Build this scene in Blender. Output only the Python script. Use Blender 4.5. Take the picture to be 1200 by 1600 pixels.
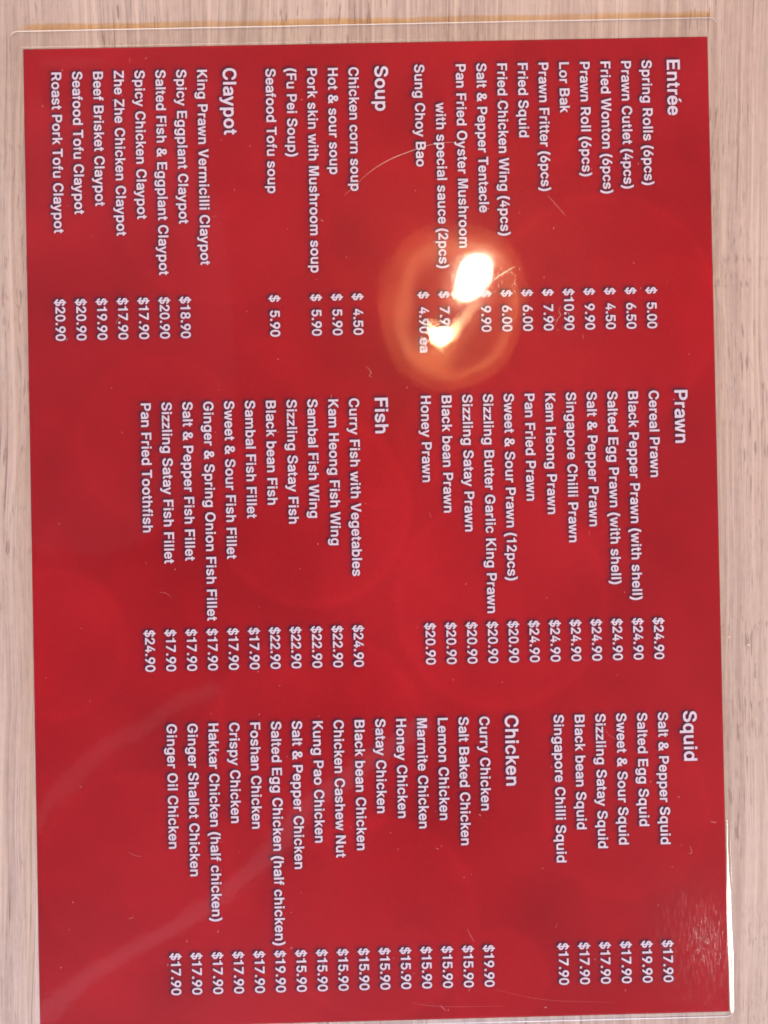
import bpy, math, random
import numpy as np
from mathutils import Vector
from mathutils.geometry import tessellate_polygon

for o in list(bpy.data.objects):
    bpy.data.objects.remove(o)
sc = bpy.context.scene
COL = sc.collection
random.seed(7)
rng = np.random.default_rng(11)
# tuned values
WORLD, WINDOW, SIDE, STRIP, BULB_L, RIM_L, FAR = 0.90, 33.0, 23.0, 0.19, 190.0, 3.3, 20.0
WOOD_L, WOOD_D = (0.585, 0.470, 0.395), (0.335, 0.246, 0.200)
INK_COL = (0.66, 0.605, 0.74)
RED, HALO = (0.325, 0.0060, 0.0110), (0.034, 0.006, 0.027)
FILM_TINT, FILM_ROUGH, FILM_HAZE = (0.97, 0.955, 0.93), 0.048, 0.13
AMBER_SHADE_TINT = (0.97, 0.85, 0.655)
WAVE, BOW = (0.0060, 0.0022), (0.00025, 0.0)
DENOISE = True
MM = 0.001

# ------------------------------------------------------------------ camera
cam = bpy.data.cameras.new('camera')
cam.sensor_fit = 'VERTICAL'
cam.angle_y = 2 * math.atan(800 / 1200)
cam.clip_start = 0.01
cam.clip_end = 60
cam_o = bpy.data.objects.new('camera', cam)
COL.objects.link(cam_o)
cam_o.location = (0.96852 * MM, 4.10164 * MM, 233.5767 * MM)
cam_o.rotation_euler = (math.radians(0.33831), math.radians(-0.36307), 0)
sc.camera = cam_o

# ------------------------------------------------------------------ world: a dim room, paler towards its walls
W = bpy.data.worlds.new('World')
sc.world = W
W.use_nodes = True
wn, wl = W.node_tree.nodes, W.node_tree.links
wn.clear()
w_out = wn.new('ShaderNodeOutputWorld')
w_bg = wn.new('ShaderNodeBackground')
w_tc = wn.new('ShaderNodeTexCoord')
w_sep = wn.new('ShaderNodeSeparateXYZ')
w_ramp = wn.new('ShaderNodeValToRGB')
w_noise = wn.new('ShaderNodeTexNoise')
w_noise.inputs['Scale'].default_value = 2.6
w_noise.inputs['Detail'].default_value = 2.0
w_mr = wn.new('ShaderNodeMapRange')
w_mr.inputs['From Min'].default_value = 0.36
w_mr.inputs['From Max'].default_value = 0.66
w_mr.inputs['To Min'].default_value = 0.45
w_mr.inputs['To Max'].default_value = 1.7
w_mul = wn.new('ShaderNodeMath'); w_mul.operation = 'MULTIPLY'
e = w_ramp.color_ramp.elements
e[0].position, e[0].color = 0.10, (1.0, 0.93, 0.98, 1)
e[1].position, e[1].color = 0.95, (0.19, 0.148, 0.200, 1)
m_ = w_ramp.color_ramp.elements.new(0.62); m_.color = (0.35, 0.285, 0.385, 1)
wl.new(w_tc.outputs['Generated'], w_sep.inputs[0])
wl.new(w_sep.outputs['Z'], w_ramp.inputs[0])
wl.new(w_tc.outputs['Generated'], w_noise.inputs['Vector'])
wl.new(w_noise.outputs[0], w_mr.inputs['Value'])
wl.new(w_ramp.outputs[0], w_bg.inputs['Color'])
wl.new(w_mr.outputs[0], w_mul.inputs[0]); w_mul.inputs[1].default_value = WORLD
wl.new(w_mul.outputs[0], w_bg.inputs['Strength'])
wl.new(w_bg.outputs[0], w_out.inputs[0])

# ------------------------------------------------------------------ large area lights
def area(name, loc, target, sx, sy, power, colour):
    l = bpy.data.lights.new(name, 'AREA')
    l.shape = 'RECTANGLE'; l.size = sx; l.size_y = sy
    l.energy = power; l.color = colour
    o = bpy.data.objects.new(name, l); COL.objects.link(o)
    o.location = loc
    o.rotation_euler = (Vector(target) - Vector(loc)).to_track_quat('-Z', 'Y').to_euler()
    return o
area('window_light', (-0.4, -1.5, 0.88), (0, 0, 0), 2.6, 1.2, WINDOW, (0.74, 0.78, 1.0))
area('side_light', (-0.4, 1.8, 0.75), (0, 0, 0), 2.2, 0.8, SIDE, (1.0, 0.85, 0.70))  # added warm fill beyond the page top, brightens the film's upper edge
area('edge_glint_light', (1.50, -0.99, 1.12), (0, 0, 0), 0.42, 0.34, FAR, (1.0, 0.93, 0.84))  # added light, placed for the glint on the lower right film edge
def strip(name, a, b, width, power, colour):
    a, b = Vector(a), Vector(b)
    l = bpy.data.lights.new(name, 'AREA'); l.shape = 'RECTANGLE'
    l.size = (b - a).length; l.size_y = width; l.energy = power; l.color = colour
    o = bpy.data.objects.new(name, l); COL.objects.link(o)
    o.location = (a + b) / 2
    d = (b - a)
    o.rotation_euler = (0, 0, math.atan2(d.y, d.x))
    return o
c_ = area('haze_reflection_light', (-0.85, 0.55, 2.0), (-0.85, 0.55, 0), 0.9, 1.3, 0.6, (0.92, 0.84, 1.0)); c_.data.shape = 'ELLIPSE'  # added unseen glow, mirrored as pale haze on the film's left side
strip('streak_reflection_light', (0.16, -0.56, 2.0), (-1.06, -1.50, 2.0), 0.05, STRIP, (0.86, 0.84, 1.0))  # added strip, placed so the film mirrors it as a diagonal streak
strip('streak_reflection_light', (-0.45, -0.50, 2.0), (-1.05, -0.92, 2.0), 0.05, STRIP * 0.25, (1.0, 0.90, 0.95))  # second added strip, for a fainter streak

# ------------------------------------------------------------------ exposure
sc.view_settings.view_transform = 'Standard'
sc.view_settings.look = 'None'
sc.view_settings.exposure = 0.0
sc.view_settings.gamma = 1.0
sc.view_settings.use_curve_mapping = False
sc.render.engine = 'CYCLES'
sc.cycles.use_denoising = DENOISE
sc.cycles.filter_width = 1.7
sc.cycles.transparent_max_bounces = 16
sc.cycles.max_bounces = 8
sc.cycles.caustics_reflective = False
sc.cycles.sample_clamp_indirect = 6.0

# ------------------------------------------------------------------ helpers
def mat(name):
    m = bpy.data.materials.new(name); m.use_nodes = True
    m.node_tree.nodes.clear()
    return m, m.node_tree.nodes, m.node_tree.links
def principled(name, colour, rough=0.5, metal=0.0, emit=None, strength=0.0):
    m, n, l = mat(name)
    o = n.new('ShaderNodeOutputMaterial'); p = n.new('ShaderNodeBsdfPrincipled')
    p.inputs['Base Color'].default_value = (*colour, 1)
    p.inputs['Roughness'].default_value = rough
    p.inputs['Metallic'].default_value = metal
    if emit:
        p.inputs['Emission Color'].default_value = (*emit, 1)
        p.inputs['Emission Strength'].default_value = strength
    l.new(p.outputs[0], o.inputs[0])
    return m, n, l, p
def link(name, me, parent=None, **props):
    o = bpy.data.objects.new(name, me); COL.objects.link(o)
    if parent: o.parent = parent
    for k, v in props.items(): o[k] = v
    return o
def mesh(name, V, F, mats=(), smooth=False):
    me = bpy.data.meshes.new(name)
    me.from_pydata([tuple(v) for v in V], [], [tuple(f) for f in F])
    for m in mats: me.materials.append(m)
    if smooth: me.polygons.foreach_set('use_smooth', [True] * len(me.polygons))
    me.update()
    return me
def lathe(profile, seg=96):
    V, F = [], []
    n = len(profile)
    for k in range(seg):
        a = 2 * math.pi * k / seg
        for r, z in profile: V.append((r * math.cos(a), r * math.sin(a), z))
    for k in range(seg):
        k2 = (k + 1) % seg
        for i in range(n - 1):
            F.append((k * n + i, k2 * n + i, k2 * n + i + 1, k * n + i + 1))
    return V, F

# ------------------------------------------------------------------ table
def wood_material():
    m, n, l = mat('pale_wood_laminate')
    out = n.new('ShaderNodeOutputMaterial'); p = n.new('ShaderNodeBsdfPrincipled')
    tc = n.new('ShaderNodeTexCoord')
    def mapping(sx, sy, off=(0, 0, 0), src=None):
        mp = n.new('ShaderNodeMapping'); mp.inputs['Scale'].default_value = (sx, sy, 1)
        mp.inputs['Location'].default_value = off
        l.new(src or tc.outputs['Object'], mp.inputs[0]); return mp.outputs[0]
    def noise(vec, detail=4, rough=0.5, dist=0.0):
        t = n.new('ShaderNodeTexNoise'); t.inputs['Scale'].default_value = 1
        t.inputs['Detail'].default_value = detail; t.inputs['Roughness'].default_value = rough
        t.inputs['Distortion'].default_value = dist
        l.new(vec, t.inputs['Vector']); return t.outputs[0]
    def mrange(v, a, b, c=0.0, d=1.0, smooth=False):
        t = n.new('ShaderNodeMapRange'); t.clamp = True
        if smooth: t.interpolation_type = 'SMOOTHSTEP'
        for k, x in zip(('From Min', 'From Max', 'To Min', 'To Max'), (a, b, c, d)): t.inputs[k].default_value = x
        l.new(v, t.inputs['Value']); return t.outputs[0]
    def math_(op, a, b):
        t = n.new('ShaderNodeMath'); t.operation = op
        for i, x in enumerate((a, b)):
            if isinstance(x, (int, float)): t.inputs[i].default_value = x
            else: l.new(x, t.inputs[i])
        return t.outputs[0]
    def mix(f, a, b):
        t = n.new('ShaderNodeMix'); t.data_type = 'RGBA'
        if isinstance(f, (int, float)): t.inputs[0].default_value = f
        else: l.new(f, t.inputs[0])
        for i, x in ((6, a), (7, b)):
            if isinstance(x, tuple): t.inputs[i].default_value = (*x, 1)
            else: l.new(x, t.inputs[i])
        return t.outputs[2]
    # wavy grain: bend the across-grain coordinate a little along the board
    bend = noise(mapping(9, 5, (3.1, 0.4, 0)), 2)
    bend2 = noise(mapping(40, 14, (1.1, 7.4, 0)), 2)
    sep = n.new('ShaderNodeSeparateXYZ'); l.new(tc.outputs['Object'], sep.inputs[0])
    xx = math_('ADD', sep.outputs['X'], math_('MULTIPLY', math_('SUBTRACT', bend, 0.5), 0.012))
    xx = math_('ADD', xx, math_('MULTIPLY', math_('SUBTRACT', bend2, 0.5), 0.0022))
    cmb = n.new('ShaderNodeCombineXYZ'); l.new(xx, cmb.inputs[0]); l.new(sep.outputs['Y'], cmb.inputs[1])
    g = cmb.outputs[0]
    bands = noise(mapping(70, 1.6, (0, 0.3, 0), g), 3, 0.55)
    streak = noise(mapping(420, 4.5, (5, 0, 0), g), 4, 0.6)
    fibre = noise(mapping(1700, 60, (0, 3, 0), g), 4, 0.65)
    mott = noise(mapping(520, 240, (2, 1, 0)), 5, 0.7)
    pore = noise(mapping(1500, 105, (9, 2, 0), g), 2, 0.5)
    pmask = noise(mapping(55, 9, (4, 6, 0), g), 3, 0.6)
    tone = math_('ADD', math_('MULTIPLY', mrange(bands, 0.36, 0.64), 0.36), math_('MULTIPLY', mrange(streak, 0.36, 0.64), 0.40))
    tone = math_('ADD', tone, math_('MULTIPLY', mrange(fibre, 0.36, 0.64), 0.30))
    tone = math_('ADD', tone, math_('MULTIPLY', math_('SUBTRACT', mott, 0.5), 0.6))
    tone = mrange(tone, 0.12, 0.92)
    c = mix(tone, WOOD_D, WOOD_L)
    dash = math_('MULTIPLY', mrange(pore, 0.585, 0.66, smooth=True), mrange(pmask, 0.46, 0.58))
    # rows of short ticks where the cut crosses the rays
    tick = noise(mapping(1300, 260, (3, 8, 0), g), 2, 0.5)
    rows = noise(mapping(10, 95, (2, 5, 0)), 2, 0.5, 0.6)
    patch = noise(mapping(16, 9, (11.3, 4.2, 0)), 1)
    tk = math_('MULTIPLY', math_('MULTIPLY', mrange(tick, 0.54, 0.66), mrange(rows, 0.52, 0.62)), mrange(patch, 0.44, 0.58))
    c = mix(math_('MULTIPLY', tk, 0.55), c, (0.24, 0.150, 0.130))
    c = mix(math_('MULTIPLY', dash, 0.66), c, (0.13, 0.068, 0.055))
    # a few long thin dark growth lines
    line = noise(mapping(330, 1.5, (7, 7, 0), g), 1, 0.5)
    line2 = noise(mapping(520, 2.6, (1, 4, 0), g), 1, 0.5)
    lmask = mrange(noise(mapping(75, 16, (1, 9, 0)), 3), 0.42, 0.58)
    ln = math_('MULTIPLY', mrange(math_('ABSOLUTE', math_('SUBTRACT', line, 0.60), 0), 0.010, 0.001), lmask)
    ln2 = math_('MULTIPLY', mrange(math_('ABSOLUTE', math_('SUBTRACT', line2, 0.43), 0), 0.012, 0.002), mrange(noise(mapping(50, 30, (8, 1, 0)), 3), 0.46, 0.60))
    ln = math_('MAXIMUM', ln, ln2)
    c = mix(math_('MULTIPLY', ln, 0.75), c, (0.15, 0.080, 0.065))
    blot = noise(mapping(60, 26, (6, 3, 0)), 3, 0.6)
    c = mix(mrange(blot, 0.40, 0.66, 0.0, 0.18), c, (0.40, 0.285, 0.23))
    pale = noise(mapping(620, 7, (2, 2, 0), g), 2)
    c = mix(mrange(pale, 0.56, 0.68, 0.0, 0.5), c, (0.70, 0.555, 0.46))
    pink = noise(mapping(14, 6, (8, 8, 0)), 2)
    c = mix(mrange(pink, 0.35, 0.7, 0.0, 0.35), c, mix(0.5, c, (0.54, 0.37, 0.33)))
    l.new(c, p.inputs['Base Color'])
    p.inputs['Roughness'].default_value = 0.42
    p.inputs['Specular IOR Level'].default_value = 0.5
    b = n.new('ShaderNodeBump'); b.inputs['Strength'].default_value = 0.12; b.inputs['Distance'].default_value = 0.0003
    l.new(math_('SUBTRACT', math_('MULTIPLY', fibre, 0.5), dash), b.inputs['Height']); l.new(b.outputs[0], p.inputs['Normal'])
    l.new(p.outputs[0], out.inputs[0])
    return m
WOOD = wood_material()
def slab(hx, hy, z0, z1, r, bev):
    """rounded-corner slab with a softened top edge"""
    def ring(ins, z):
        pts = []
        for cx, cy, a0 in ((1, 1, 0), (-1, 1, 90), (-1, -1, 180), (1, -1, 270)):
            for k in range(9):
                a = math.radians(a0 + 90 * k / 8)
                pts.append((cx * (hx - r) + (r - ins) * math.cos(a), cy * (hy - r) + (r - ins) * math.sin(a), z))
        return pts
    rings = [ring(0, z0), ring(0, z1 - bev), ring(bev * 0.3, z1 - bev * 0.3), ring(bev, z1)]
    n = len(rings[0]); V = [v for q in rings for v in q]; F = []
    for a in range(3):
        for i in range(n):
            j = (i + 1) % n
            F.append((a * n + i, a * n + j, (a + 1) * n + j, (a + 1) * n + i))
    F.append(tuple(range(n - 1, -1, -1))); F.append(tuple(3 * n + i for i in range(n)))
    return V, F
V, F = slab(0.62, 0.42, -0.028, 0.0, 0.03, 0.003)
table = link('dining_table', mesh('dining_table', V, F, [WOOD]),
             label='pale wood grain tabletop under the red menu', category='table')

# outlines of the bold lettering, one string of x,y pairs per closed loop
OUTLINES = {
    '$': ['243,-113 230,-95 229,-30 165,-13 111,18 73,55 43,111 30,166 37,196 51,203 132,203 151,193 162,153 182,123 208,106 229,103 229,284 148,317 106,347 82,371 52,429 47,504 69,577 111,630 170,668 229,687 229,753 236,768 250,775 303,775 323,758 325,687 393,668 442,637 485,590 505,547 513,489 504,469 490,464 414,464 396,477 374,532 355,548 325,559 324,391 431,345 485,299 517,238 523,156 512,111 496,75 459,30 407,-5 324,-30 324,-93 317,-108 303,-115', '326,98 381,128 397,156 402,178 398,206 383,226 326,255', '220,422 229,422 227,559 187,534 172,509 168,487 179,452'],
    '&': ['281,-17 212,-5 172,12 140,30 100,66 72,108 61,136 54,214 65,255 91,299 146,351 188,382 146,438 118,503 117,578 139,630 172,669 224,700 296,718 353,718 413,705 468,677 510,633 534,571 531,511 507,459 460,408 395,361 503,243 514,273 519,317 531,332 632,335 652,325 658,281 652,232 635,183 607,128 695,33 701,15 693,-1 678,-8 563,-8 546,-1 511,34 465,9 390,-13 347,-19', '313,100 379,112 419,134 278,283 218,234 206,211 201,185 208,157 232,126 268,108', '302,462 350,490 384,529 385,565 362,592 336,599 298,595 276,581 264,563 261,532 266,514'],
    '(': ['183,-206 170,-194 118,-101 65,33 38,164 38,323 56,433 90,551 124,636 167,715 192,733 287,734 308,723 313,699 258,577 214,441 189,312 186,208 199,121 217,52 314,-183 305,-200 290,-207'],
    ')': ['37,-206 22,-192 20,-173 90,-25 128,93 147,200 147,282 134,375 108,485 78,572 19,709 28,726 43,733 138,734 164,717 203,650 259,504 280,422 295,326 295,162 280,74 255,-8 218,-96 163,-194 141,-208'],
    '0': ['249,-17 202,-8 152,19 105,65 81,103 53,172 37,249 32,307 35,419 60,539 84,593 110,631 142,664 200,698 254,710 302,710 354,699 407,669 446,631 473,591 498,532 516,458 524,374 521,274 496,152 479,111 449,62 404,19 356,-7 300,-19', '268,103 321,113 353,142 382,203 400,302 397,414 375,509 353,549 336,567 290,588 241,581 220,567 196,539 171,481 156,394 159,274 178,187 217,126 239,111'],
    '1': ['238,0 378,0 378,710 270,710 255,668 215,622 160,590 69,574 69,478 238,478'],
    '2': ['42,2 26,22 30,98 324,401 356,448 370,494 361,539 338,567 301,584 257,590 220,582 186,559 167,527 157,479 147,468 47,465 30,482 29,514 35,549 60,605 113,662 162,690 209,704 265,710 309,707 362,694 398,676 451,635 490,570 500,527 494,444 465,381 435,339 343,238 226,123 495,118 511,98 508,14 485,0'],
    '3': ['237,-17 160,1 94,43 61,79 39,123 27,190 34,205 47,212 141,211 154,200 163,164 185,133 216,115 259,105 326,114 367,143 382,172 388,213 380,246 359,280 333,299 301,310 187,317 175,326 170,339 174,422 308,584 74,589 59,610 60,692 69,705 84,710 472,709 488,690 486,609 329,422 380,407 422,385 472,339 490,311 507,267 516,210 513,166 500,120 472,71 437,35 398,9 321,-16'],
    '4': ['336,2 322,23 320,137 44,139 28,158 27,234 279,695 300,710 376,710 397,697 398,671 173,262 320,260 325,448 343,460 424,459 440,438 440,262 505,259 519,252 526,237 526,160 509,139 441,135 440,23 431,5 417,0'],
    '5': ['232,-17 191,-10 134,14 74,62 33,135 27,171 31,194 50,206 141,205 156,194 178,141 201,121 240,105 292,105 342,128 365,157 383,214 380,252 373,277 352,310 321,334 290,345 251,348 219,343 144,308 61,316 42,328 38,356 75,678 87,693 102,698 467,697 479,688 485,673 484,597 469,579 195,574 182,452 251,470 305,470 350,461 402,439 451,399 484,356 507,303 516,260 516,194 510,158 484,97 448,52 396,12 342,-10 292,-19'],
    '6': ['242,-17 179,-2 139,18 94,56 65,95 46,135 34,182 31,249 37,285 60,352 93,414 285,692 311,710 409,709 429,692 425,668 274,455 338,449 383,437 435,408 472,373 502,324 517,275 520,190 514,156 499,114 472,71 409,15 369,-4 324,-16', '258,105 309,108 351,131 377,169 388,213 382,259 364,298 332,325 287,339 248,336 208,318 178,282 166,244 166,200 185,151 224,115'],
    '7': ['89,2 76,15 76,35 369,575 44,579 30,588 25,601 29,686 52,698 501,698 517,693 528,676 526,588 215,12 194,0'],
    '8': ['242,-17 167,0 117,27 70,73 43,121 32,175 32,213 43,261 82,328 123,363 87,402 69,435 57,478 57,542 69,585 94,628 150,677 217,704 307,710 374,693 421,667 461,629 487,585 501,521 496,463 476,412 433,363 476,325 512,266 524,221 524,159 512,116 489,76 459,42 429,20 377,-5 332,-16', '259,103 299,103 339,114 374,136 391,167 394,210 383,244 362,268 324,289 274,297 222,285 189,264 169,235 162,210 162,180 180,139 217,114', '262,417 294,417 329,428 352,445 367,470 374,504 366,539 349,565 317,583 279,590 232,580 204,562 187,532 182,504 195,458 227,428'],
    '9': ['139,-17 124,-1 127,22 279,236 208,242 155,259 112,285 81,316 51,362 33,419 30,491 37,532 54,579 78,617 107,648 144,676 182,693 237,707 280,710 347,701 387,687 426,664 461,633 488,597 505,563 522,499 522,429 513,388 496,342 452,262 264,-6 243,-19', '258,352 317,358 352,378 375,409 389,458 383,507 362,548 328,576 291,586 243,582 203,560 178,527 166,486 171,427 190,391 224,363'],
    'B': ['93,2 80,13 76,26 80,705 105,718 414,718 490,704 558,672 610,618 632,571 639,535 639,497 628,450 601,409 562,376 599,353 628,324 652,288 665,250 665,162 655,129 633,90 599,56 563,34 472,6 419,0', '231,123 393,123 474,139 495,152 514,180 519,211 511,241 487,272 434,298 399,304 231,304', '231,425 384,425 434,437 469,461 482,479 490,510 484,543 464,571 411,592 231,595'],
    'C': ['343,-17 284,-7 215,22 164,57 121,103 76,182 55,245 44,325 47,422 58,483 76,537 116,607 161,658 215,696 284,725 348,737 412,737 508,714 548,694 596,658 633,615 666,557 683,499 682,478 660,462 561,465 549,475 536,512 511,552 475,581 431,599 356,605 313,595 281,580 257,562 223,522 202,481 188,436 180,367 183,317 194,261 211,216 241,171 287,136 340,116 399,113 460,129 500,155 529,193 548,243 561,256 665,257 681,243 684,222 672,177 646,121 607,71 566,36 513,7 449,-13 407,-19'],
    'E': ['76,0 621,0 621,123 226,123 226,308 571,308 571,431 226,431 226,595 607,595 607,718 76,718'],
    'F': ['76,0 226,0 226,291 540,291 540,414 226,414 226,595 587,595 587,718 76,718'],
    'G': ['352,-17 292,-7 215,24 171,55 121,105 82,168 61,224 47,293 44,396 56,473 82,549 129,623 173,666 223,699 289,725 355,737 421,737 520,714 603,666 641,629 673,584 701,520 706,481 697,468 683,462 578,465 563,478 523,549 482,583 440,599 363,605 295,584 267,565 228,522 206,480 190,422 184,364 190,298 206,238 226,201 251,169 283,143 323,124 369,113 416,113 451,120 486,134 523,161 556,211 567,257 413,259 396,264 386,282 386,362 394,378 410,385 697,383 713,362 713,261 707,216 688,158 652,97 606,50 556,18 482,-10 418,-19'],
    'H': ['71,0 221,0 221,315 501,315 501,0 651,0 651,718 501,718 501,440 221,440 221,718 71,718'],
    'K': ['87,0 232,0 232,225 315,310 535,0 722,0 417,408 705,718 520,718 232,400 232,718 87,718'],
    'L': ['76,0 583,0 583,127 226,127 226,718 76,718'],
    'M': ['69,0 206,0 206,560 350,0 485,0 628,560 628,0 765,0 765,718 545,718 417,216 289,718 69,718'],
    'N': ['69,0 214,0 214,478 510,0 654,0 654,718 509,718 509,240 213,718 69,718'],
    'O': ['353,-17 292,-7 221,22 165,60 118,111 77,182 58,235 44,322 44,393 56,473 77,536 118,607 162,655 221,696 292,725 359,737 422,737 488,725 555,699 624,650 660,610 704,534 725,467 734,409 734,303 719,227 693,161 660,108 621,65 555,19 488,-7 419,-19', '369,113 447,120 486,136 522,161 571,232 593,325 593,393 585,444 571,486 549,525 519,560 488,581 414,605 367,605 328,597 265,562 215,499 199,457 187,399 185,351 191,296 207,238 226,201 248,171 292,137'],
    'P': ['93,2 80,13 76,26 80,705 104,718 389,718 473,701 529,674 590,615 611,577 624,533 624,430 608,381 590,347 532,291 456,256 386,245 224,244 219,15 196,0', '224,368 367,368 416,378 445,394 469,422 482,463 478,515 461,553 431,578 389,592 224,595'],
    'R': ['93,2 80,13 76,26 80,705 105,718 404,718 500,699 555,672 593,641 631,584 647,530 651,479 638,409 615,363 567,314 521,286 673,38 673,13 651,0 526,4 510,18 366,257 230,260 224,15 201,0', '230,383 393,386 432,394 465,410 488,438 500,484 485,546 471,564 448,579 404,592 230,595'],
    'S': ['291,-17 240,-11 184,7 130,36 101,60 71,97 52,136 39,189 45,215 64,226 169,225 185,213 207,157 238,132 280,116 354,110 415,123 450,142 479,179 484,200 481,226 467,247 422,273 226,328 135,374 96,410 73,447 59,497 59,542 66,576 88,624 110,650 167,696 212,717 277,734 402,734 459,720 499,703 567,653 592,619 613,571 618,529 612,513 592,503 493,504 479,513 463,555 436,584 385,605 323,611 263,597 223,571 207,539 210,500 226,479 269,456 462,401 550,357 592,318 615,281 629,234 629,176 619,136 598,94 564,55 521,24 473,2 416,-13 365,-19'],
    'T': ['231,0 381,0 381,592 598,592 598,718 14,718 14,592 231,592'],
    'V': ['257,0 405,0 648,718 490,718 333,188 178,718 19,718'],
    'W': ['180,0 335,0 470,540 606,0 760,0 938,718 790,718 680,200 548,718 395,718 262,200 155,718 5,718'],
    'Z': ['25,0 586,0 586,125 205,125 576,600 576,718 47,718 47,593 410,593 25,118'],
    'a': ['207,-12 168,-5 117,15 60,63 42,93 29,141 36,215 63,258 100,289 134,304 207,324 380,348 383,368 375,393 363,409 343,419 315,426 270,426 210,403 176,360 153,353 60,379 47,393 47,414 77,462 114,495 153,518 199,535 267,546 315,546 360,540 417,523 451,505 487,472 508,442 521,406 527,355 526,14 504,-3 411,-4 394,4 383,25 337,1 295,-11', '241,106 306,111 354,136 380,177 383,228 247,212 185,189 173,167 174,146 182,129 207,114'],
    'b': ['295,-12 257,-4 196,34 189,9 171,-3 82,-3 62,14 61,692 66,708 80,717 171,718 192,705 196,511 244,540 287,552 349,555 425,537 476,508 513,472 551,411 566,369 578,286 572,203 551,131 522,79 473,30 433,6 355,-14', '311,107 360,116 402,146 428,193 441,258 435,325 416,377 381,415 322,434 274,425 233,397 212,363 196,296 199,227 223,160 239,139 264,120'],
    'c': ['257,-12 217,-5 157,20 123,47 80,95 55,144 40,195 34,238 37,319 51,378 66,414 97,460 134,495 186,526 233,540 275,546 333,543 390,529 456,490 498,442 520,396 519,373 501,356 417,338 399,347 371,396 335,418 286,426 237,414 217,401 194,373 173,319 168,246 184,179 197,154 223,126 246,114 280,106 320,109 364,129 383,150 401,187 417,197 508,177 520,167 524,149 514,118 490,78 430,23 354,-8 314,-14'],
    'd': ['249,-12 198,-1 139,30 96,71 63,123 43,183 34,242 37,327 58,405 88,459 133,506 158,523 212,546 266,555 325,552 360,542 411,512 418,705 438,718 535,716 547,705 551,692 549,12 527,-3 441,-3 422,7 414,32 352,-5 309,-14', '290,107 344,118 375,141 403,188 417,258 411,327 386,387 352,419 295,434 244,423 212,400 187,360 171,291 174,229 196,165 237,123'],
    'e': ['253,-12 200,-3 152,18 108,49 73,88 46,136 32,182 23,235 23,294 34,358 54,411 84,457 123,495 149,513 208,537 298,546 351,537 410,513 446,488 475,457 499,419 522,353 528,314 527,235 518,223 502,218 163,218 166,190 181,159 217,123 274,106 319,109 356,122 377,141 396,172 414,182 504,162 516,151 520,134 511,108 486,67 454,37 414,12 340,-11', '165,332 389,335 373,375 351,403 322,419 274,427 234,418 198,396 170,355'],
    'f': ['107,2 94,25 94,416 30,419 16,426 10,441 11,516 28,533 94,536 94,599 102,637 118,667 157,706 217,727 285,721 307,712 318,695 300,617 283,602 252,607 221,603 210,592 204,564 206,534 281,534 294,526 300,511 300,446 296,429 285,420 204,416 202,17 184,0'],
    'g': ['262,-215 195,-203 133,-172 75,-112 62,-89 65,-71 138,-26 160,-21 176,-29 216,-73 241,-86 299,-97 353,-89 390,-70 407,-50 417,-21 419,31 345,-4 283,-10 230,-5 192,6 125,47 81,99 57,149 46,191 40,293 57,381 84,436 107,468 158,512 203,534 251,546 326,545 366,535 419,500 426,528 441,540 534,540 548,530 553,515 553,-26 541,-84 510,-136 478,-167 439,-191 355,-214', '294,112 344,120 379,142 406,183 420,246 414,324 392,376 355,411 299,424 251,415 219,394 187,340 176,285 182,212 201,165 235,129'],
    'h': ['81,2 69,13 65,26 65,695 73,710 87,717 178,718 194,711 202,695 203,515 246,538 285,550 334,556 378,553 431,538 469,517 499,489 521,456 540,404 546,358 546,23 538,8 521,0 431,0 410,13 403,368 389,398 367,419 343,429 299,432 266,424 236,407 208,360 202,324 200,15 178,0'],
    'i': ['69,0 209,0 209,532 69,532', '69,598 209,598 209,725 69,725'],
    'k': ['69,0 205,0 205,180 260,240 405,0 562,0 350,340 550,532 390,532 205,340 205,718 69,718'],
    'm': ['80,2 68,13 64,28 64,513 75,533 91,538 177,538 193,528 201,506 276,542 356,546 419,523 466,479 502,511 556,537 595,546 664,546 741,520 797,465 816,425 826,372 826,25 815,5 799,0 713,0 691,15 685,372 676,397 664,409 609,427 570,422 548,412 518,372 512,15 490,0 400,0 383,7 375,25 374,372 368,392 353,409 334,420 295,427 265,422 232,404 211,377 205,354 199,15 177,0'],
    'n': ['81,2 69,13 65,25 65,511 70,528 90,538 178,538 194,528 202,503 271,537 343,546 414,535 472,505 513,461 528,432 543,379 546,28 541,10 521,0 433,0 410,13 403,362 389,391 367,412 343,422 301,425 266,417 238,401 218,377 208,354 202,319 200,15 178,0'],
    'o': ['270,-12 228,-5 164,20 134,42 82,95 56,144 40,195 34,238 37,322 52,378 79,432 103,462 151,503 195,526 259,543 323,546 370,540 412,529 467,500 503,470 533,434 557,388 575,327 575,202 557,144 538,106 478,40 439,15 387,-5 334,-14', '295,106 359,115 392,136 423,183 439,258 431,325 400,386 367,412 312,426 253,416 220,393 190,345 175,286 181,213 206,155 243,121'],
    'p': ['78,-205 66,-194 62,-181 65,526 86,541 172,540 190,528 196,500 252,536 293,546 368,545 442,523 484,494 527,447 566,360 578,245 569,175 551,119 524,70 489,31 452,3 395,-20 358,-27 282,-23 239,-8 199,20 193,-194 172,-207', '306,96 363,104 403,136 428,183 441,248 438,300 419,363 385,404 336,423 285,420 242,397 215,360 196,287 199,219 218,156 250,118'],
    'q': ['431,-205 415,-184 414,15 363,-14 315,-26 250,-26 190,-11 142,15 104,49 72,96 46,159 34,230 34,290 43,350 58,397 91,454 131,497 166,520 215,540 250,546 323,545 366,533 414,503 423,530 441,541 531,540 551,523 551,-186 544,-199 531,-206', '285,96 339,104 377,130 402,172 417,245 411,319 391,371 358,407 312,423 255,419 215,394 188,353 171,285 175,219 199,149 215,128 239,110'],
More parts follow.
